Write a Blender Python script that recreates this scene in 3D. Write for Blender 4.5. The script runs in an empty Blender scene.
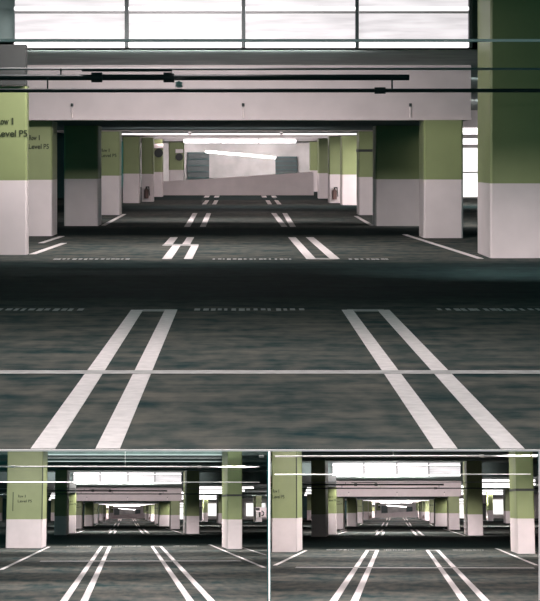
import bpy, bmesh, math, random
from mathutils import Vector, Matrix
random.seed(4)
SC = bpy.context.scene
COL = SC.collection

# ------------------------------------------------------------------ camera
F = 2000.0                                   # focal length in pixels of the 540 x 601 frame
cam = bpy.data.cameras.new('camera'); camo = bpy.data.objects.new('camera', cam); COL.objects.link(camo)
cam.sensor_fit = 'HORIZONTAL'; cam.sensor_width = 36; cam.lens = 36 * F / 540
cam.sensor_fit = 'HORIZONTAL'
PX, PY = 241.0, 157.0                        # vanishing point of the upper garage
cam.shift_x = (270 - PX) / 540
cam.shift_y = -(300.5 - PY) / 540
cam.clip_start = 0.5; cam.clip_end = 2000
camo.rotation_euler = (math.pi / 2, 0, 0)
SC.camera = camo
SC.view_settings.view_transform = 'Standard'
SC.view_settings.look = 'None'
SC.view_settings.gamma = 1
SC.view_settings.use_curve_mapping = False
SC.view_settings.exposure = 0.0

# ------------------------------------------------------------------ ambient
W = bpy.data.worlds.new('world'); SC.world = W; W.use_nodes = True
bg = W.node_tree.nodes['Background']
bg.inputs[0].default_value = (0.05, 0.38, 0.38, 1); bg.inputs[1].default_value = 0.32

EYE = 1.8                                    # eye height over each garage floor


class Room:
    """one garage bay: x across, d along the aisle, z over eye level; S metres of aisle per unit of d"""
    def __init__(s, vx, vy, k, tag, aL, aR, near, gain):
        d = Vector(((vx - PX) / F, 1, -(vy - PY) / F)); ct = 1 / d.length
        Y = d.normalized(); q = -d.x / (1 + d.z ** 2)
        X = Vector((1, q, d.z * q)).normalized(); Z = X.cross(Y)
        s.R = Matrix((X, Y, Z)).transposed()
        s.S = F / 1000 * k / ct; s.kz = ct
        s.tag = tag; s.aL = aL; s.aR = aR; s.near = near; s.gain = gain

    def L(s, x, d, z):                       # garage measure to room axes
        return Vector((x, d * s.S, z * s.kz))

    def W(s, v):
        return s.R @ v

    def place(s, o, base):
        o.matrix_world = Matrix.Translation(s.R @ base) @ s.R.to_4x4()


TOP = Room(241, 157, 1.0, 'large upper view', -0.44, 0.46, 1800 / 292.4, 1.0)
LL = Room(127, 509.7, 4.2, 'lower left view', -0.60, 0.5905, 4.2, 1.0)
LR = Room(396.6, 506.9, 3.55, 'lower right view', -0.4475, 0.502, 4.2, 1.0)
ROOMS = [TOP, LL, LR]


def area(r, x, d, z, sx, sd, rad, aim=(0, 0, -1), color=(1, .93, .92), spread=180, raw=False):  # bare area light without a fitting; also used for added fills
    l = bpy.data.lights.new('lamp_and_fill_glow', 'AREA'); l.shape = 'RECTANGLE'
    a = Vector((aim[0], aim[1] * (1 if raw else r.S), aim[2])).normalized()
    fl = abs(a.z)
    l.size = sx; l.size_y = sd * (r.S if fl > .3 else 1)
    l.energy = rad * math.pi * l.size * l.size_y
    l.color = color; l.spread = math.radians(spread)
    o = bpy.data.objects.new('lamp_and_fill_glow', l); COL.objects.link(o)
    zz = -a; xx = Vector((1, 0, 0)); xx = (xx - zz * xx.dot(zz)).normalized(); yy = zz.cross(xx)
    m = Matrix((xx, yy, zz)).transposed()
    o.matrix_world = Matrix.Translation(r.W(r.L(x, d, z))) @ (r.R @ m).to_4x4()
    return o


PINK = (1, .90, .90)
for r in ROOMS:
    w = r is not TOP
    g = 24.0 if w else 6.0
    # tubes over the near stalls (above the picture), plus added fills
    if w:
        area(r, -.2, 4.2, 2.93, 7.0, .25, 14.0, (0, .6, -1), PINK, 150, True)  # turned forward to whiten the wall ends
        for d in (5.6, 7.2, 8.8, 10.3):
            area(r, -1.0, d, 2.93, 7.5, .25, 8.5, (0, 0, -1), PINK, 140)
        area(r, -4.6, 10.3, 2.6, 2.2, .12, 46, (.05, .8, -.7), PINK, 120, True)  # unseen lamp added to light the nearest left column front
        area(r, 0, 11.5, 2.6, 4.0, .25, 34, (0, 0, -1), PINK)  # unseen lamp added to light the aisle sides of the nearest columns
        area(r, 4.5, 10.1, 2.6, 1.0, .12, 38, (.05, .7, -.8), PINK, 70, True)  # unseen lamp added to light the nearest right column
    else:
        area(r, -.2, 3.4, 2.93, 8.0, .4, 10.5, (0, .5, -1), PINK, 140, True)  # added ahead of the slab to whiten its front edge
        area(r, -1.0, 9.0, 2.93, 8.0, .5, 7.0, (0, 0, -1), PINK, 125)
        area(r, -1.0, 6.0, 2.93, 8.0, .4, 8.0, (0, 0, -1), PINK, 120)
    area(r, 3.4, 17.0 if w else 13.6, 2.8, 2.0, .12, 18 if w else 80, (.1, .7, -.72) if w else (.15, .70, -.68), PINK, 54, True)  # added unseen spot that brightens the shaded right column foot
    # tubes in front of the low deck, turned to the deck
    area(r, -1.0, 19.25, 1.98, 6.4, .3, (28 if w else 7.5) * g, (0, .55, -1), PINK)
    area(r, -1.9, 18.2 if w else 16.95, 2.97, 4.5, .3, (16 if w else 16.0) * g, (-.15, .6, -1), PINK)
    # tube rows under the low deck, plus added unseen fills
    area(r, -.8, 28.3, .80, 6.0, .3, (18 if w else 6) * g, (0, .5, -1), PINK)  # no tube built here; added to light the column fronts behind
    area(r, -.2, 35.5, .80, 7.0, .3, (8 if w else 4.5) * g, (0, .6, -1), PINK)
    area(r, 0, 43.4, .70, 5.2, .3, 2.5 * g, (0, .4, -1), PINK)
    area(r, 0, 50, .7, 5.0, .3, 8.0 * g, (0, .8, -1), PINK)  # added unseen lamp for the far end
    area(r, 0, 55.5, .7, 4.0, .4, 26.0 * g, (0, .8, -1), PINK)  # added unseen lamp to brighten the back wall
    for d in (33, 37, 41, 45, 49): area(r, 0, d, .50, 7.5, .4, .9 * g, (0, 0, 1), PINK)  # added up-facing fills that brighten the deck underside
    # added up-facing fills that brighten the ceiling; no tubes hang here
    for d in (10.5, 12.3, 14.2): area(r, 0, d, 2.2, 11, .6, 2.6 if w else .5, (0, 0, 1), (.95, 1, .97))
    # side bays
    area(r, 9 if w else 8, 26, 2.0, 6.0, .4, (30 if w else 8) * g, (0, .5, -1), PINK)
    if w:
        area(r, -9.5, 26, 1.9, 5.0, .4, 12 * g, (0, .5, -1), PINK)
    area(r, 10 if w else 8, 36, 2.0, 8.0, .4, (26 if w else 16) * g, (0, .5, -1), PINK)
    if r is LL: area(r, -15, 32, 1.9, 5, .4, 16 * g, (0, .4, -1), PINK)  # added unseen lamp to light the far left column
    if r is LL: area(r, 19, 33, 1.9, 5.0, .4, 16 * g, (0, .5, -1), PINK)  # added unseen lamp to light the sign board


# ------------------------------------------------------------------ materials
def node_mat(name):
    m = bpy.data.materials.new(name); m.use_nodes = True
    return m, m.node_tree, m.node_tree.nodes['Principled BSDF']


def surf(name, c, rough=.6, var=.12, scale=3.0, metallic=0, stretch=(1, 1, 1)):
    m, t, b = node_mat(name)
    tc = t.nodes.new('ShaderNodeTexCoord'); mp = t.nodes.new('ShaderNodeMapping')
    mp.inputs['Scale'].default_value = stretch
    n = t.nodes.new('ShaderNodeTexNoise'); n.inputs['Scale'].default_value = scale; n.inputs['Detail'].default_value = 6
    cr = t.nodes.new('ShaderNodeValToRGB')
    cr.color_ramp.elements[0].position = .3; cr.color_ramp.elements[1].position = .7
    cr.color_ramp.elements[0].color = (*[v * (1 - var) for v in c], 1)
    cr.color_ramp.elements[1].color = (*[min(1, v * (1 + var)) for v in c], 1)
    t.links.new(tc.outputs['Object'], mp.inputs[0]); t.links.new(mp.outputs[0], n.inputs['Vector'])
    t.links.new(n.outputs['Fac'], cr.inputs[0]); t.links.new(cr.outputs[0], b.inputs['Base Color'])
    b.inputs['Roughness'].default_value = rough; b.inputs['Metallic'].default_value = metallic
    return m


def glow(name, c, s):
    m, t, b = node_mat(name)
    b.inputs['Base Color'].default_value = (.8, .8, .8, 1)
    b.inputs['Emission Color'].default_value = (*c, 1); b.inputs['Emission Strength'].default_value = s
    return m


M_WHITE = surf('white_paint', (.70, .63, .63), .55, .05, 2)
M_LINE = surf('line_paint', (.74, .69, .68), .6, .12, 9)
M_THIN = surf('worn_line_paint', (.42, .41, .40), .7, .25, 9)
M_GREEN = surf('green_paint', (.235, .285, .125), .5, .06, 1.5)
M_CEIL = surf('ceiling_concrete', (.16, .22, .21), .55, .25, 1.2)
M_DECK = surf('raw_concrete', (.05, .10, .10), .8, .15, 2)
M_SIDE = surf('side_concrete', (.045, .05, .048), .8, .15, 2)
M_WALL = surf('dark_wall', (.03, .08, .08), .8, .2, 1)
M_GREY = surf('grey_wall', (.50, .48, .47), .8, .25, .8)
M_PIPE = surf('dark_pipe', (.02, .035, .035), .5, .1, 3)  # dark tone holds the shade of the backlit pipes
M_GPIPE = surf('grey_pipe', (.30, .30, .30), .5, .1, 3)
M_WPIPE = surf('white_pipe', (.85, .84, .82), .35, .04, 3)
M_BLACK = surf('black_paint', (.015, .02, .018), .5, .1, 3)
M_INK = surf('letter_paint', (.03, .045, .015), .6, .1, 3)
M_RED = surf('dull_red_enamel', (.16, .09, .08), .4, .1, 3)
M_EDGE = surf('bright_white_paint', (.95, .86, .85), .5, .02, 3)
M_TUBE = glow('lit_tube', (1, .97, .97), 1.6)
M_GLOWFACE = None
M_DAY = glow('daylight_pane', (1, .98, .95), 1.1)


def panel_mat():  # makes the tube-lit white face glow by itself
    m, t, b = node_mat('glowing_face')
    b.inputs['Base Color'].default_value = (.15, .15, .15, 1)
    tc = t.nodes.new('ShaderNodeTexCoord'); mp = t.nodes.new('ShaderNodeMapping'); mp.inputs['Scale'].default_value = (.5, 1, 5)
    n = t.nodes.new('ShaderNodeTexNoise'); n.inputs['Scale'].default_value = 1.7; n.inputs['Detail'].default_value = 4
    cr = t.nodes.new('ShaderNodeValToRGB')
    cr.color_ramp.elements[0].position = .3; cr.color_ramp.elements[1].position = .62
    cr.color_ramp.elements[0].color = (.70, .66, .68, 1); cr.color_ramp.elements[1].color = (1.0, .95, .97, 1)
    t.links.new(tc.outputs['Object'], mp.inputs[0]); t.links.new(mp.outputs[0], n.inputs['Vector'])
    t.links.new(n.outputs['Fac'], cr.inputs[0]); t.links.new(cr.outputs[0], b.inputs['Emission Color'])
    b.inputs['Emission Strength'].default_value = .92
    return m


M_GLOWFACE = panel_mat()


def floor_mat(r):
    """sealed asphalt; darker teal bands cross it at the drive lanes, streaks run across"""
    m, t, b = node_mat('banded_asphalt')
    N = t.nodes.new; LK = t.links.new
    tc = N('ShaderNodeTexCoord'); sp = N('ShaderNodeSeparateXYZ'); LK(tc.outputs['Object'], sp.inputs[0])
    dv = N('ShaderNodeMath'); dv.operation = 'DIVIDE'; dv.inputs[1].default_value = r.S; LK(sp.outputs['Y'], dv.inputs[0])
    cb = N('ShaderNodeCombineXYZ'); LK(sp.outputs['X'], cb.inputs[0]); LK(dv.outputs[0], cb.inputs[1])
    mp = N('ShaderNodeMapping'); mp.inputs['Scale'].default_value = (.55, 2.6, 1); LK(cb.outputs[0], mp.inputs[0])
    n1 = N('ShaderNodeTexNoise'); n1.inputs['Scale'].default_value = 1.6; n1.inputs['Detail'].default_value = 8; n1.inputs['Roughness'].default_value = .65
    LK(mp.outputs[0], n1.inputs['Vector'])
    n2 = N('ShaderNodeTexNoise'); n2.inputs['Scale'].default_value = 5; n2.inputs['Detail'].default_value = 5
    LK(cb.outputs[0], n2.inputs['Vector'])
    mx = N('ShaderNodeMix'); mx.data_type = 'FLOAT'; mx.inputs[0].default_value = .35
    LK(n1.outputs['Fac'], mx.inputs[2]); LK(n2.outputs['Fac'], mx.inputs[3])
    cr = N('ShaderNodeValToRGB'); LK(mx.outputs[0], cr.inputs[0])
    e = cr.color_ramp.elements
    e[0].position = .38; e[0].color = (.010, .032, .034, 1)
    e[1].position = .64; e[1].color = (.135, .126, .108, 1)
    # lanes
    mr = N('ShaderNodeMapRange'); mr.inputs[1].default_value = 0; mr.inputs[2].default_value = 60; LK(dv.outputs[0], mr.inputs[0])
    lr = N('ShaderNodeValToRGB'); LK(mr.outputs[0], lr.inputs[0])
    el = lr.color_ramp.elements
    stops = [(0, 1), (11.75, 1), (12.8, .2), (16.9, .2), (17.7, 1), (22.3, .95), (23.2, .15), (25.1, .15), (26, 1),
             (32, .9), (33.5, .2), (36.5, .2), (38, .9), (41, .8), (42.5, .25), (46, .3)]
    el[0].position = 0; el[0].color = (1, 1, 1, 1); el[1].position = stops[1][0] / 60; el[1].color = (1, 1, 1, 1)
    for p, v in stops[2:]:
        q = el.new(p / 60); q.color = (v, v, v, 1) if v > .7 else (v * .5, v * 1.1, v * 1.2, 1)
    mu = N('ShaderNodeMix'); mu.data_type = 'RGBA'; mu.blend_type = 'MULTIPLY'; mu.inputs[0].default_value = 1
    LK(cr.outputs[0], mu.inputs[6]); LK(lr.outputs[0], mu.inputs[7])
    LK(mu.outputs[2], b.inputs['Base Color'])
    b.inputs['Roughness'].default_value = .8
    b.inputs['Specular IOR Level'].default_value = .07
    return m


# ------------------------------------------------------------------ helpers
def setp(o, label=None, cat=None, group=None, kind=None):
    if label: o['label'] = label
    if cat: o['category'] = cat
    if group: o['group'] = group
    if kind: o['kind'] = kind
    return o


class MB:
    """collects solids in garage measure and links them as one mesh"""
    def __init__(s, r): s.r = r; s.v = []; s.f = []; s.m = []

    def box(s, x0, x1, d0, d1, z0, z1, mi=0):
        n = len(s.v)
        s.v += [s.r.L(x, d, z) for z in (z0, z1) for d in (d0, d1) for x in (x0, x1)]
        s.f += [tuple(n + i for i in q) for q in ((0, 2, 3, 1), (4, 5, 7, 6), (0, 1, 5, 4), (2, 6, 7, 3), (0, 4, 6, 2), (1, 3, 7, 5))]
        s.m += [mi] * 6; return s

    def prism(s, pts, z0, z1, mi=0):
        """plan polygon (x, d), counterclockwise from above"""
        n = len(s.v); k = len(pts)
        s.v += [s.r.L(x, d, z0) for x, d in pts] + [s.r.L(x, d, z1) for x, d in pts]
        s.f += [tuple(n + i for i in reversed(range(k))), tuple(n + k + i for i in range(k))]
        s.f += [(n + i, n + (i + 1) % k, n + k + (i + 1) % k, n + k + i) for i in range(k)]
        s.m += [mi] * (k + 2); return s

    def tube(s, a, b, rad, seg=10, mi=0):
        """round bar between two garage points, radius in metres"""
        A = s.r.L(*a); B = s.r.L(*b); ax = (B - A).normalized()
        u = ax.orthogonal().normalized(); w = ax.cross(u); n = len(s.v)
        for P in (A, B):
            s.v += [P + (u * math.cos(2 * math.pi * i / seg) + w * math.sin(2 * math.pi * i / seg)) * rad for i in range(seg)]
        s.f += [(n + i, n + (i + 1) % seg, n + seg + (i + 1) % seg, n + seg + i) for i in range(seg)]
        s.f += [tuple(n + i for i in reversed(range(seg))), tuple(n + seg + i for i in range(seg))]
        s.m += [mi] * (seg + 2); return s

    def disc(s, x, d, z, rad, thick, seg=20, mi=0):
        D = thick / s.r.S
        return s.tube((x, d, z), (x, d - D, z), rad, seg, mi)

    def build(s, name, mats, base=None, parent=None):
        r = s.r
        base = r.L(*base) if base is not None else Vector((0, 0, 0))
        if parent is not None: base = parent['_b']; base = Vector(base)
        me = bpy.data.meshes.new(name)
        me.from_pydata([v - base for v in s.v], [], s.f)
        for m in (mats if isinstance(mats, (list, tuple)) else [mats]): me.materials.append(m)
        for p, i in zip(me.polygons, s.m): p.material_index = i
        bm = bmesh.new(); bm.from_mesh(me); bmesh.ops.recalc_face_normals(bm, faces=bm.faces); bm.to_mesh(me); bm.free()
        o = bpy.data.objects.new(name, me); COL.objects.link(o)
        if parent is not None: o.parent = parent
        else:
            r.place(o, base); o['_b'] = tuple(base)
        return o


def empty(r, name, base):
    o = bpy.data.objects.new(name, None); COL.objects.link(o)
    b = r.L(*base); r.place(o, b); o['_b'] = tuple(b)
    o.empty_display_size = .3
    return o


def lettering(r, parent, txt, x0, x1, d, z, cap):
    cu = bpy.data.curves.new('lettering', 'FONT'); cu.body = txt; cu.size = 1; cu.extrude = .01; cu.offset = .018
    tmp = bpy.data.objects.new('tmp', cu); COL.objects.link(tmp)
    dg = bpy.context.evaluated_depsgraph_get()
    me = bpy.data.meshes.new_from_object(tmp.evaluated_get(dg))
    bpy.data.objects.remove(tmp)
    xs = [v.co.x for v in me.vertices]; lo, hi = min(xs), max(xs)
    sx = (x1 - x0) / (hi - lo); sz = cap / .69
    b = Vector(parent['_b']); o0 = r.L(x0, d, z) - b
    for v in me.vertices:
        c = v.co
        v.co = Vector((o0.x + (c.x - lo) * sx, o0.y - .012 + c.z * .5, o0.z + c.y * sz * r.kz))
    me.materials.clear(); me.materials.append(M_INK)
    o = bpy.data.objects.new('lettering', me); COL.objects.link(o); o.parent = parent
    return o


FL = -EYE
# ------------------------------------------------------------------ the setting
def shell(r):
    n, far = r.near, 60.0
    wedge = lambda d0, d1, e=0: [((r.aL - e) * d0, d0), ((r.aR + (e if r is TOP else 0)) * d0, d0),
                                 ((r.aR + (e if r is TOP else 0)) * d1, d1), ((r.aL - e) * d1, d1)]
    th = .0085 if r is TOP else .12
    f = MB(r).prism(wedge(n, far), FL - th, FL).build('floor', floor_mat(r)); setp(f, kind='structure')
    n2 = n if r is TOP else 9.0
    c = MB(r).prism(wedge(n2, 19.0), 3.0, 3.15)
    c.prism(wedge(19.0, far), 2.06, 2.2)
    # shallow ribs across the high ceiling
    for d in (10.5, 12.2, 13.9, 15.6, 17.2):
        if d > n2: c.prism(wedge(d, d + .25), 2.86, 3.0)
    setp(c.build('ceiling', M_CEIL), kind='structure')
    # upstand between the two ceilings
    u = MB(r).prism(wedge(19.0, 19.2), 2.06, 3.0)
    setp(u.build('wall_upstand', M_CEIL), kind='structure')
    # low deck with the white front face
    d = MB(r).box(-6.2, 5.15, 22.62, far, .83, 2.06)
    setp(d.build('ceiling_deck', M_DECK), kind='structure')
    d = MB(r).box(-6.1, 5.05, 31.2, far - .3, .815, .83)  # white sheet added where tube light falls on the deck underside
    setp(d.build('ceiling_lit_sheet', M_WHITE), kind='structure')
    d = MB(r).box(-6.2, 5.15, 22.4, 22.62, .88, 2.06).box(-6.2, 5.15, 22.34, 22.62, .825, .88)
    setp(d.build('beam', M_WHITE), kind='structure')
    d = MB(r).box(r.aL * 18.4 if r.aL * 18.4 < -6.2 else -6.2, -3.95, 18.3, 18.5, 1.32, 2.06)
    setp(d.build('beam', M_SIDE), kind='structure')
    # back walls
    b = MB(r).box(-6.2, 5.15, far - .2, far, FL, .83)
    setp(b.build('wall_back', M_GREY), kind='structure')
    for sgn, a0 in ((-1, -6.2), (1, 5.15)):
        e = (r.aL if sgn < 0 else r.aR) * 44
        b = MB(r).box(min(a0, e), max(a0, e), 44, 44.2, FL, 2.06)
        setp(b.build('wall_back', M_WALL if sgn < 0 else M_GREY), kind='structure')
    # sloping guard wall at the end of the aisle
    g = MB(r); x0, x1 = -3.72, 3.42; z0, z1 = -1.17, -.70
    nv = len(g.v)
    g.v += [r.L(*p) for p in ((x0, 47, FL), (x1, 47, FL), (x1, 47, z1), (x0, 47, z0), (x0, 47.25, FL), (x1, 47.25, FL), (x1, 47.25, z1), (x0, 47.25, z0))]
    g.f += [(0, 1, 2, 3), (5, 4, 7, 6), (3, 2, 6, 7), (1, 5, 6, 2), (4, 0, 3, 7), (4, 5, 1, 0)]; g.m += [0] * 6
    setp(g.build('wall_guard', M_WHITE), kind='structure')


for r in ROOMS: shell(r)


def world_slab(px, w, y_near, y_far, name, out=0):
    """white border line built as a wall running away from the viewer"""
    me = bpy.data.meshes.new(name); vs = []
    for Y, t, b in ((y_near, 448, 640), (y_far, 444, 530)):
        for X in ((px - PX) / F * Y - w / 2, (px - PX) / F * Y + w / 2 + out):
            for p in (b, t): vs.append((X, Y, -(p - PY) / F * Y))
    me.from_pydata(vs, [], [(0, 1, 3, 2), (4, 6, 7, 5), (1, 5, 7, 3), (0, 2, 6, 4), (0, 4, 5, 1), (2, 3, 7, 6)])
    bm = bmesh.new(); bm.from_mesh(me); bmesh.ops.recalc_face_normals(bm, faces=bm.faces); bm.to_mesh(me); bm.free()
    me.materials.append(M_EDGE)
    o = bpy.data.objects.new(name, me); COL.objects.link(o); setp(o, kind='structure')


world_slab(269.3, .033, 38.4, 500, 'wall_middle')
world_slab(539.7, .045, 38.4, 500, 'wall_right', 1.6)
t = MB(TOP).box(-2.7, 2.8, TOP.near - .012, TOP.near, FL - .0088, FL + .0005)  # white border line built as the front edge of the slab
setp(t.build('trim_1', M_EDGE), kind='structure')


# ------------------------------------------------------------------ columns
def column(r, xl, xr, d, label, depth=.65, top=3.0, split=1.35, cham=.035):
    """square concrete column, white below and green above"""
    c = cham; cd = cham / r.S
    top = .795 if d > 30 and top == .83 else top - .012
    pts = [(xl + c, d), (xr - c, d), (xr, d + cd), (xr, d + depth - cd), (xr - c, d + depth), (xl + c, d + depth), (xl, d + depth - cd), (xl, d + cd)]
    m = MB(r)
    m.prism(pts, FL, FL + split, 0)
    m.prism(pts, FL + split, top, 1)
    o = m.build('concrete_column', [M_WHITE, M_GREEN], base=((xl + xr) / 2, d + depth / 2, FL))
    setp(o, label + ', ' + r.tag, 'column', None, 'thing')
    return o


def text_on(r, c, d, x0, x1, z1, z2, cap=.12):
    w = x1 - x0
    lettering(r, c, 'Row', x0 + .03 * w, x0 + .40 * w, d, z1, cap)
    lettering(r, c, '1', x0 + .50 * w, x0 + .55 * w, d, z1, cap)
    lettering(r, c, 'Level', x0, x0 + .64 * w, d, z2, cap)
    lettering(r, c, 'P5', x0 + .74 * w, x1, d, z2, cap)


def shadow_band(r, c, xl, xr, d, z, h, depth=.65, mat=None):  # dark band standing in for a conduit shadow on the column
    t = .02
    b = MB(r).box(xl - t, xr + t, d - t / r.S, d + depth + t / r.S, z, z + h)
    return b.build('shadow_band', mat or M_BLACK, parent=c)


LOW = .83
for r in ROOMS:
    wide = r is not TOP
    # left line, near to far
    if wide:
        x0 = -5.64 if r is LL else -4.97
        c = column(r, x0, -3.97, 11.19, 'nearest left column, wide, lettered Row 1 Level P5')
        text_on(r, c, 11.19, max(-5.12, x0 + .04), -4.46, .575, .345, .125)
        if r is LL: MB(r).box(-5.36, -5.32, 11.19 - .012 / r.S, 11.19, -.06, .83).build('vertical_line', M_INK, parent=c)
        MB(r).box(-4.0, -3.96, 11.19 - .012 / r.S, 11.22, FL + 1.35, 2.0).build('corner_shadow_line', M_INK, parent=c)  # dark strip drawn in for the shadow gap at the corner
        column(r, -5.15, -4.28, 17.0, 'unlit narrow left column just beyond the nearest', top=2.86)
    c = column(r, -4.66, -3.94, 18.4, 'lettered left column in front of the white beam end', split=1.37, depth=.18, top=1.32)
    text_on(r, c, 18.4, -4.50, -3.93, .60, .375, .12)
    c = column(r, -5.0, -4.30, 22.75, 'lettered left column half hidden behind its lettered neighbour', top=LOW, split=1.28)
    text_on(r, c, 22.75, -4.83, -4.37, .385, .185, .11)
    column(r, -4.62, -3.73, 26.1, 'shaded left column under the dark deck', top=LOW, split=1.23)
    c = column(r, -4.5, -3.77, 31.0, 'small lit lettered left column beyond the shaded one', top=LOW, split=1.22)
    text_on(r, c, 31.0, -4.34, -3.86, .16, .0, .10)
    column(r, -4.62, -3.98, 39.0, 'tiny left column fifth from the beam', top=LOW, split=1.15)
    c = column(r, -4.0, -3.53, 40.2, 'tiny left column with an extinguisher on its white foot', top=LOW, split=1.12, depth=.5)
    # right line
    if wide:
        c = column(r, 4.61, 5.28, 10.9, 'nearest right column with a shadow band painted round its green shaft')
        shadow_band(r, c, 4.61, 5.28, 10.9, .62, .09)
    c = column(r, 4.44, 5.41, 17.8, 'shaded dark green right column in front of the white beam end', depth=.98, split=1.33)
    column(r, 4.06, 4.93, 22.2, 'right column between the dark nearest and the wide shaded ones' if not wide else 'third right column, standing at the beam end', split=1.30, top=LOW, depth=.6)
    c = column(r, 3.52, 4.72, 26.1, 'wide shaded right column under the dark deck', top=LOW, split=1.22)
    c = column(r, 3.66, 4.3, 31.0, 'right column with a painted shadow band, just beyond the wide shaded one', top=LOW, split=1.18)
    shadow_band(r, c, 3.66, 4.3, 31.0, .16, .08)
    column(r, 3.78, 4.5, 37.5, 'small right column with a bright edge, fifth from the beam', top=LOW, split=1.14)
    c = column(r, 3.46, 4.0, 39.2, 'tiny right column with an extinguisher on its foot', top=LOW, split=1.12)
    column(r, 3.36, 3.9, 43.3, 'farthest right column in front of the guard wall', top=LOW, split=1.1)
    # beyond the guard wall
    column(r, -4.35, -3.56, 45.2, 'tiny left column beside the guard wall with a round fixture', top=LOW, split=1.12)
    column(r, -3.9, -3.1, 54, 'green left column standing behind the guard wall', top=LOW, split=1.1)
    column(r, 3.6, 4.2, 52, 'green right column standing behind the guard wall', top=LOW, split=1.1)


# ------------------------------------------------------------------ fixtures on columns
def round_fixture(r, x, d, z, label):
    d -= .004 / r.S
    o = empty(r, 'round_fixture', (x, d, z))
    MB(r).disc(x, d, z, .20, .10).build('dark_face', M_BLACK, parent=o)
    MB(r).box(x - .2, x + .2, d - .12 / r.S, d, z + .22, z + .42).build('white_housing', M_EDGE, parent=o)
    setp(o, label + ', ' + r.tag, 'fixture')


def extinguisher(r, x, d, label):
    d -= .004 / r.S
    o = empty(r, 'fire_extinguisher', (x, d, -1.66)); dd = d - .1 / r.S
    m = MB(r); m.tube((x, dd, -1.66), (x, dd, -1.32), .09, 14); m.tube((x, dd, -1.32), (x, dd, -1.27), .06, 14)
    m.build('cylinder', M_RED, parent=o)
    MB(r).tube((x, dd, -1.27), (x, dd, -1.2), .03, 10).box(x - .03, x + .12, dd, dd + .02 / r.S, -1.22, -1.18).build('valve', M_BLACK, parent=o)
    MB(r).tube((x + .1, dd, -1.2), (x + .13, dd, -1.55), .018, 8).build('hose', M_BLACK, parent=o)
    MB(r).box(x - .1, x + .1, d - .012 / r.S, d, -1.60, -1.30).build('bracket', M_GPIPE, parent=o)
    setp(o, label + ', ' + r.tag, 'extinguisher')


for r in ROOMS:
    round_fixture(r, -3.42 - .3, 45.2, .18, 'dark round fixture with white housing on a tiny left column')
    round_fixture(r, -3.33, 54, .0, 'dark round fixture on the green column behind the guard wall')
    extinguisher(r, -3.80, 40.2, 'fire extinguisher low on the white foot of a left column')
    extinguisher(r, 3.66, 39.2, 'fire extinguisher low on the white foot of a right column')


# ------------------------------------------------------------------ lamps
def tube_lamp(r, x0, x1, d, z, label, group, rad=.035, hang=None, x1z=None):
    o = empty(r, 'tube_lamp', ((x0 + x1) / 2, d, z))
    z1 = z if x1z is None else x1z
    MB(r).tube((x0, d, z), (x1, d, z1), rad, 10).build('tube', M_TUBE, parent=o)
    h = MB(r)
    if x1z is None: h.box(x0, x1, d - .02, d + .03, z + rad + .005, z + rad + .05)
    else: h.tube((x0, d + .05, z + .05), (x1, d + .05, z1 + .05), .03, 8)
    h.build('housing', M_GPIPE, parent=o)
    if hang:
        s = MB(r)
        for x in (x0 + .2, x1 - .2): s.tube((x, d, z + rad + .05), (x, d, hang), .012, 6)
        s.build('hanger', M_GPIPE, parent=o)
    setp(o, label + ', ' + r.tag, 'lamp', group)
    return o


ORD4 = ['leftmost', 'second from left', 'third from left', 'rightmost']
for r in ROOMS:
    # white upstand face with tubes, its glow put into the material
    e = [x / 1000 * 18.93 for x in (-228, -114, 2.5, 116, 229)]
    for i in range(4):
        x0, x1 = e[i] + .035, e[i + 1] - .035
        o = empty(r, 'glow_face_panel', ((x0 + x1) / 2, 18.9, 2.07))
        MB(r).box(x0, x1, 18.93, 19.0, 2.07, 2.985).build('glow_face', M_GLOWFACE, parent=o)
        MB(r).tube((x0 + .005, 18.86, 2.115), (x1 - .005, 18.86, 2.115), .05, 10).build('tube', M_TUBE, parent=o)
        MB(r).tube((x0 + .005, 18.86, 2.80), (x1 - .005, 18.86, 2.80), .035, 10).build('tube', M_TUBE, parent=o)
        MB(r).box(x0 + .005, x1 - .005, 18.86, 18.93, 2.715, 2.75).build('rail', M_GPIPE, parent=o)
        MB(r).box(x1, x1 + .06, 18.85, 19.0, 2.065, 2.99).build('mullion', M_PIPE, parent=o)
        setp(o, f'white face made to glow, with tubes above the beam, {ORD4[i]}, {r.tag}', 'light panel', 'lit panels above the beam')
    for i in range(3):
        x0 = -4.55 + i * 2.95
        tube_lamp(r, x0, x0 + 2.85, 32.2, .735, f'thin tube lamp under the near end of the dark deck, {["left", "middle", "right"][i]}', 'tube lamps under the deck', .022)
        x0 = -2.5 + i * 1.65
        tube_lamp(r, x0, x0 + 1.6, 43.6, .68, f'bright tube lamp in the far row under the deck, {["left", "middle", "right"][i]}', 'tube lamps under the deck', .075)
    tube_lamp(r, -2.0, 1.95, 56, .30, 'long slanting tube lamp above the far ramp', None, .07, x1z=-.05)
    # side bay
    for j, (z, d) in enumerate(((1.0, 39), (.62, 40))):
        tube_lamp(r, 8.4, 9.7, d, z, f'{["upper", "lower"][j]} short tube lamp hanging beyond the right beam end', None, .12, hang=2.06)
    if r is not TOP:
        for j, d in enumerate((20.5, 23.5, 27, 32.8, 38.5, 42)):
            xe = min(.58 * d if r is LL else .49 * d, 6 + .24 * d)
            tube_lamp(r, 6.2, xe, d, 1.89, f'long ceiling tube lamp of the right side bay, row {["nearest", "second", "third", "fourth", "fifth", "farthest"][j]} from front', 'tube lamps of the right side bay', .10)
            if j < 5:
                tube_lamp(r, -.345 * d, -.30 * d, d + 2, 1.70, f'short ceiling tube lamp of the left side bay, row {["nearest", "second", "third", "fourth", "fifth"][j]} from front', 'tube lamps of the left side bay', .09, hang=2.06)

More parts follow.
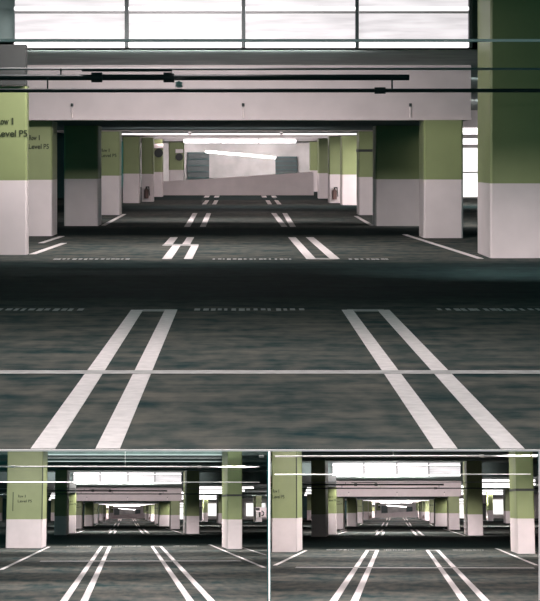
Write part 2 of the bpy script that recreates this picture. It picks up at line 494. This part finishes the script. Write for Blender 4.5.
# ------------------------------------------------------------------ pipes
def pipe(r, x0, x1, d, z, rad, mat, label, hangs=(), joints=(), top=2.06, thick=None):
    o = empty(r, 'pipe', ((x0 + x1) / 2, d, z))
    m = MB(r).tube((x0, d, z), (x1, d, z), rad, 10); m.build('pipe_run', mat, parent=o)
    for x in joints:
        MB(r).tube((x - .09, d, z), (x + .09, d, z), rad * 1.7, 12).build('coupling', mat, parent=o)
    for x in hangs:
        MB(r).tube((x, d, z), (x, d, top), .014, 6).build('hanger', mat, parent=o)
    setp(o, label + ', ' + r.tag, 'pipe')
    return o


for r in ROOMS:
    X0 = max(r.aL * 17, -6.0) if r is TOP else -9; 
    L17 = lambda d: r.aL * d * .965
    R17 = lambda d: r.aR * d * .945
    pipe(r, L17(10.6), R17(10.6), 10.6, 1.235, .016, M_WPIPE, 'thin white conduit crossing the foot of the lit panels', top=3.0)
    if r is not TOP:
        pipe(r, L17(10.2), R17(10.2), 10.2, 1.85, .028, M_WPIPE, 'white pipe running across close under the near ceiling', hangs=(-.1,), joints=(-4.9, 3.1, 5.0), top=3.0)
    pipe(r, L17(17.5), R17(17.5), 16.75, 1.475, .02, M_GPIPE, 'thin grey pipe, uppermost of the three before the beam', )
    pipe(r, L17(17.5), 2.80, 16.65, 1.325, .050, M_PIPE, 'thick dark pipe ending in mid span, middle of three', joints=(-2.4, -1.2), hangs=(-3.0,), top=1.475)
    pipe(r, L17(17.4), R17(17.4), 16.55, 1.100, .033, M_PIPE, 'dark pipe, lowest of the three before the beam', joints=(2.3,), hangs=(-3.2, 2.5), top=1.325)
    # valve cluster
    o = empty(r, 'pipe_valve', (-1.03, 16.6, 1.10))
    MB(r).tube((-1.03, 16.6, 1.15), (-1.03, 16.6, 1.27), .035, 10).build('riser', M_WPIPE, parent=o)
    MB(r).tube((-1.09, 16.59, 1.21), (-.97, 16.59, 1.21), .05, 10).build('valve_body', M_WPIPE, parent=o)
    MB(r).tube((-1.03, 16.57, 1.20), (-1.03, 16.57, 1.25), .06, 12).build('valve_cap', M_WPIPE, parent=o)
    setp(o, f'small white valve joining the two dark pipes, {r.tag}', 'valve')
    # long dark tray on the left half of the middle pipe
    o = MB(r).box(-2.65, -1.15, 16.62, 16.68, 1.425, 1.46).build('cable_tray', M_PIPE, base=(-2, 16.6, 1.375))
    setp(o, f'short dark cable tray over the thick pipe, left half, {r.tag}', 'cable tray')
    for j, xx in enumerate((-3.78, .05, 3.79)):
        dd = 22.4 - .032 / r.S; o = empty(r, 'sprinkler_drop', (xx, dd, 1.1))
        MB(r).tube((xx, dd, .87), (xx, dd, 1.10), .018, 8).build('drop_pipe', M_EDGE, parent=o)
        MB(r).tube((xx, dd, 1.13), (xx, dd, 1.2), .03, 8).build('dark_head', M_PIPE, parent=o)
        setp(o, f'small white sprinkler drop on the {["left", "middle", "right"][j]} of the beam face, {r.tag}', 'sprinkler', 'sprinkler drops on the beam')

# ------------------------------------------------------------------ floor markings
TH = .004


def strip(m, xa, xb, wa, wb, d0, d1):
    """line from (xa, d0) to (xb, d1), widths wa, wb"""
    m.prism([(xa - wa / 2, d0), (xa + wa / 2, d0), (xb + wb / 2, d1), (xb - wb / 2, d1)], FL, FL + TH)
    return m


def stripe_pair(r, lines, bar, label, group='double parking stripes'):
    d0 = min(l[4] for l in lines)
    o = empty(r, 'parking_stripe', (lines[0][0], d0, FL))
    for l in lines: strip(MB(r), *l).build('line', M_LINE, parent=o)
    if bar: MB(r).box(bar[0], bar[1], bar[2], bar[3], FL, FL + TH * .9).build('end_line', M_THIN, parent=o)
    setp(o, label + ', ' + r.tag, 'parking stripe', group)


def single(r, xa, xb, w, d0, d1, label, mat=None):
    o = strip(MB(r), xa, xb, w, w, d0, d1).build('parking_line', mat or M_LINE, base=(xa, d0, FL))
    setp(o, label + ', ' + r.tag, 'parking line', 'single parking lines')


for r in ROOMS:
    n = r.near + .01
    w = .135
    stripe_pair(r, [(-1.222, -1.222, .15, .14, n, 11.76), (-.822, -.822, .15, .145, n, 11.76)], (-1.15, -.75, 11.66, 11.8), 'nearest left pair of white stripes on the asphalt')
    stripe_pair(r, [(1.262, 1.25, .145, .13, n, 11.76), (1.675, 1.675, .145, .14, n, 11.76)], (1.25, 1.68, 11.66, 11.8), 'nearest right pair of white stripes on the asphalt')
    # second row: the left pair steps sideways half way
    stripe_pair(r, [(-1.31, -1.31, .17, .16, 17.65, 20.3), (-.935, -.935, .15, .15, 17.65, 20.3),
                    (-1.5, -1.5, .18, .17, 20.6, 22.4), (-1.13, -1.13, .16, .16, 20.6, 22.4)],
                (-1.6, -.87, 20.3, 20.62), 'second left pair of stripes, stepping sideways half way')
    stripe_pair(r, [(1.24, 1.14, .17, .17, 17.65, 22.4), (1.66, 1.54, .17, .17, 17.65, 22.4)], (1.2, 1.7, 17.6, 17.75), 'second right pair of stripes beyond the dark lane')
    stripe_pair(r, [(-1.39, -1.47, .15, .15, 25.8, 32.0), (-.985, -1.03, .15, .15, 25.8, 32.0)], None, 'third left pair of stripes under the deck')
    stripe_pair(r, [(1.12, 1.05, .15, .15, 25.8, 32.0), (1.34, 1.40, .15, .15, 25.8, 32.0)], None, 'third right pair of stripes under the deck')
    stripe_pair(r, [(-1.4, -1.4, .16, .16, 38.0, 41.5), (-1.02, -1.02, .16, .16, 38.0, 41.5)], None, 'fourth tiny left pair of stripes near the guard wall')
    stripe_pair(r, [(1.1, 1.1, .16, .16, 38.0, 41.5), (1.46, 1.46, .16, .16, 38.0, 41.5)], None, 'fourth tiny right pair of stripes near the guard wall')
    stripe_pair(r, [(-1.55, -1.55, .22, .22, 44.5, 46.6), (-1.1, -1.1, .22, .22, 44.5, 46.6)], None, 'last left pair of stripes at the guard wall foot')
    stripe_pair(r, [(1.05, 1.05, .22, .22, 44.5, 46.6), (1.5, 1.5, .22, .22, 44.5, 46.6)], None, 'last right pair of stripes at the guard wall foot')
    single(r, -3.86, -3.70, .13, 18.5, 20.9, 'white line from the foot of the lettered left column')
    single(r, -4.18, -4.06, .12, 20.9, 22.7, 'short white line beside the half hidden left column')
    single(r, -3.62, -3.67, .12, 26.3, 31.5, 'white line from the foot of the shaded left column')
    single(r, 4.24, 3.80, .12, 17.7, 23.2, 'white line from the foot of the dark right column')
    single(r, 3.44, 3.50, .12, 26.2, 30.5, 'white line from the foot of the wide right column')
    o = MB(r).box(-2.15 if r is TOP else -3.0, 2.8 if r is TOP else 4.0, 8.28, 8.41, FL + TH * 1.2, FL + TH * 1.7).build('cross_line', M_THIN, base=(0, 8.3, FL))
    setp(o, f'thin white line running straight across all near stripes, {r.tag}', 'floor line')
    if r is not TOP:
        nn = 7.2 if r is LL else 8.65
        single(r, -3.75, -3.75, .13, nn, 11.6, 'white line from the foot of the nearest left column')
        single(r, 4.27, 4.27, .12, 8.75 if r is LR else 7.4, 12.3, 'inner white line at the foot of the nearest right column')
        single(r, 5.5, 5.5, .12, 9.45 if r is LL else 11.2, 12.0, 'outer white line at the foot of the nearest right column', M_THIN)
    # dotted lines at the stall ends
    for name, d, sets in (('near', 11.72, ((-2.95, -1.85), (-.55, .70), (2.32, 3.6))), ('far', 17.55, ((-3.3, -2.0), (-.5, .95), (1.9, 2.6)))):
        for j, (a, b) in enumerate(sets):
            m = MB(r); x = a
            while x < b:
                ln = random.uniform(.035, .07); m.box(x, x + ln, d + random.uniform(-.03, .03), d + .15, FL, FL + TH * .8); x += random.uniform(.075, .11)
            o = m.build('dotted_line', M_THIN, base=((a + b) / 2, d, FL))
            setp(o, f'{["left", "middle", "right"][j]} dotted white line at the {name} edge of the dark lane, {r.tag}', 'dotted line')

# ------------------------------------------------------------------ end of the aisle and the side bays
def window(r, n, x0, x1, d, z0, z1, bars):
    o = empty(r, f'window_{n}', ((x0 + x1) / 2, d, z0))
    MB(r).box(x0, x1, d - .02, d, z0, z1).build('pane', M_DAY, parent=o)
    m = MB(r)
    m.box(x0 - .1, x0, d - .06, d, z0 - .1, z1 + .1).box(x1, x1 + .1, d - .06, d, z0 - .1, z1 + .1)
    m.box(x0, x1, d - .06, d, z0 - .1, z0).box(x0, x1, d - .06, d, z1, z1 + .1)
    for k in range(1, bars + 1):
        z = z0 + (z1 - z0) * k / (bars + 1); m.box(x0, x1, d - .05, d - .02, z - .03, z + .03)
    m.build('frame', M_GREY, parent=o); setp(o, kind='structure')


for r in ROOMS:
    # dark openings at the ramp head
    for j, (x0, x1, z0, z1) in enumerate(((-3.2, -1.9, -1.25, .25), (2.05, 3.35, -1.0, .0))):
        o = empty(r, f'window_{j + 1}', ((x0 + x1) / 2, 59.7, z0))
        MB(r).box(x0, x1, 59.7, 59.79, z0, z1).build('pane', M_PIPE, parent=o)
        m = MB(r)
        for k in range(5): m.box(x0, x1, 59.62, 59.7, z0 + k * (z1 - z0) / 4 - .03, z0 + k * (z1 - z0) / 4 + .03)
        m.build('frame', M_WALL, parent=o); setp(o, kind='structure')
    window(r, 3, 9.75, 10.5, 43.98, -1.75, .40, 1)
    if r is not TOP:
        window(r, 4, 14.9, 17.0, 43.98, -1.15, 1.15, 0)
        if r is LL: window(r, 5, 22.0, 25.6, 43.98, -1.2, 1.2, 0)
        column(r, 11.6, 12.25, 36.0, 'far thin column in the right side bay', top=2.06)
        column(r, 11.9, 12.55, 31.0, 'far column half behind the nearest right column', top=2.06)
        o = empty(r, 'machine_post', (11.0, 36, FL))
        MB(r).box(10.95, 11.3, 36, 36.3, FL, .15).build('body', M_BLACK, parent=o)
        MB(r).box(10.85, 11.4, 35.95, 36.35, .15, .45).build('head', M_BLACK, parent=o)
        MB(r).box(10.9, 11.35, 35.9, 36.4, FL, FL + .12).build('foot', M_GPIPE, parent=o)
        setp(o, f'dark upright post machine beside the far thin column, {r.tag}', 'machine')
    if r is LL:
        c = column(r, 18.95, 19.85, 35.0, 'far white-footed column carrying the black parking sign', top=2.06, split=2.2)
        o = empty(r, 'parking_sign', (19.3, 34.9, -.2)); D = 34.93
        MB(r).box(18.9, 19.5, D - .02, D, -.12, .28).build('black_square', M_BLACK, parent=o)
        m = MB(r).box(19.35, 19.62, D - .02, D, -1.1, -.35)
        k = 16; ro, ri = .42, .27
        for i in range(k):
            a0 = math.pi / 2 - math.pi * i / k; a1 = math.pi / 2 - math.pi * (i + 1) / k
            n0 = len(m.v); cx, cz = 19.75, -.55
            m.v += [r.L(cx + q * math.cos(a), dd, cz + q * math.sin(a)) for dd in (D - .02, D) for a in (a0, a1) for q in (ri, ro)]
            m.f += [tuple(n0 + i2 for i2 in q) for q in ((0, 1, 3, 2), (4, 6, 7, 5), (0, 2, 6, 4), (1, 5, 7, 3), (0, 4, 5, 1), (2, 3, 7, 6))]; m.m += [0] * 6
        m.build('black_letter', M_BLACK, parent=o)
        MB(r).box(18.96, 20.5, D, D + .04, -1.15, .35).build('white_board', M_EDGE, parent=o)
        setp(o, 'white board with black square and curved black mark, far right, lower left view', 'sign')
    if r is LL:
        column(r, -20.6, -19.6, 37.0, 'far left column at the left edge', top=2.06)
        column(r, -12.1, -11.5, 38.0, 'far pale column between the nearest left ones', top=2.06)
    if r is LR:
        column(r, -12.1, -11.5, 38.0, 'far pale column between the nearest left ones', top=2.06)

for o in SC.objects:
    if '_b' in o: del o['_b']
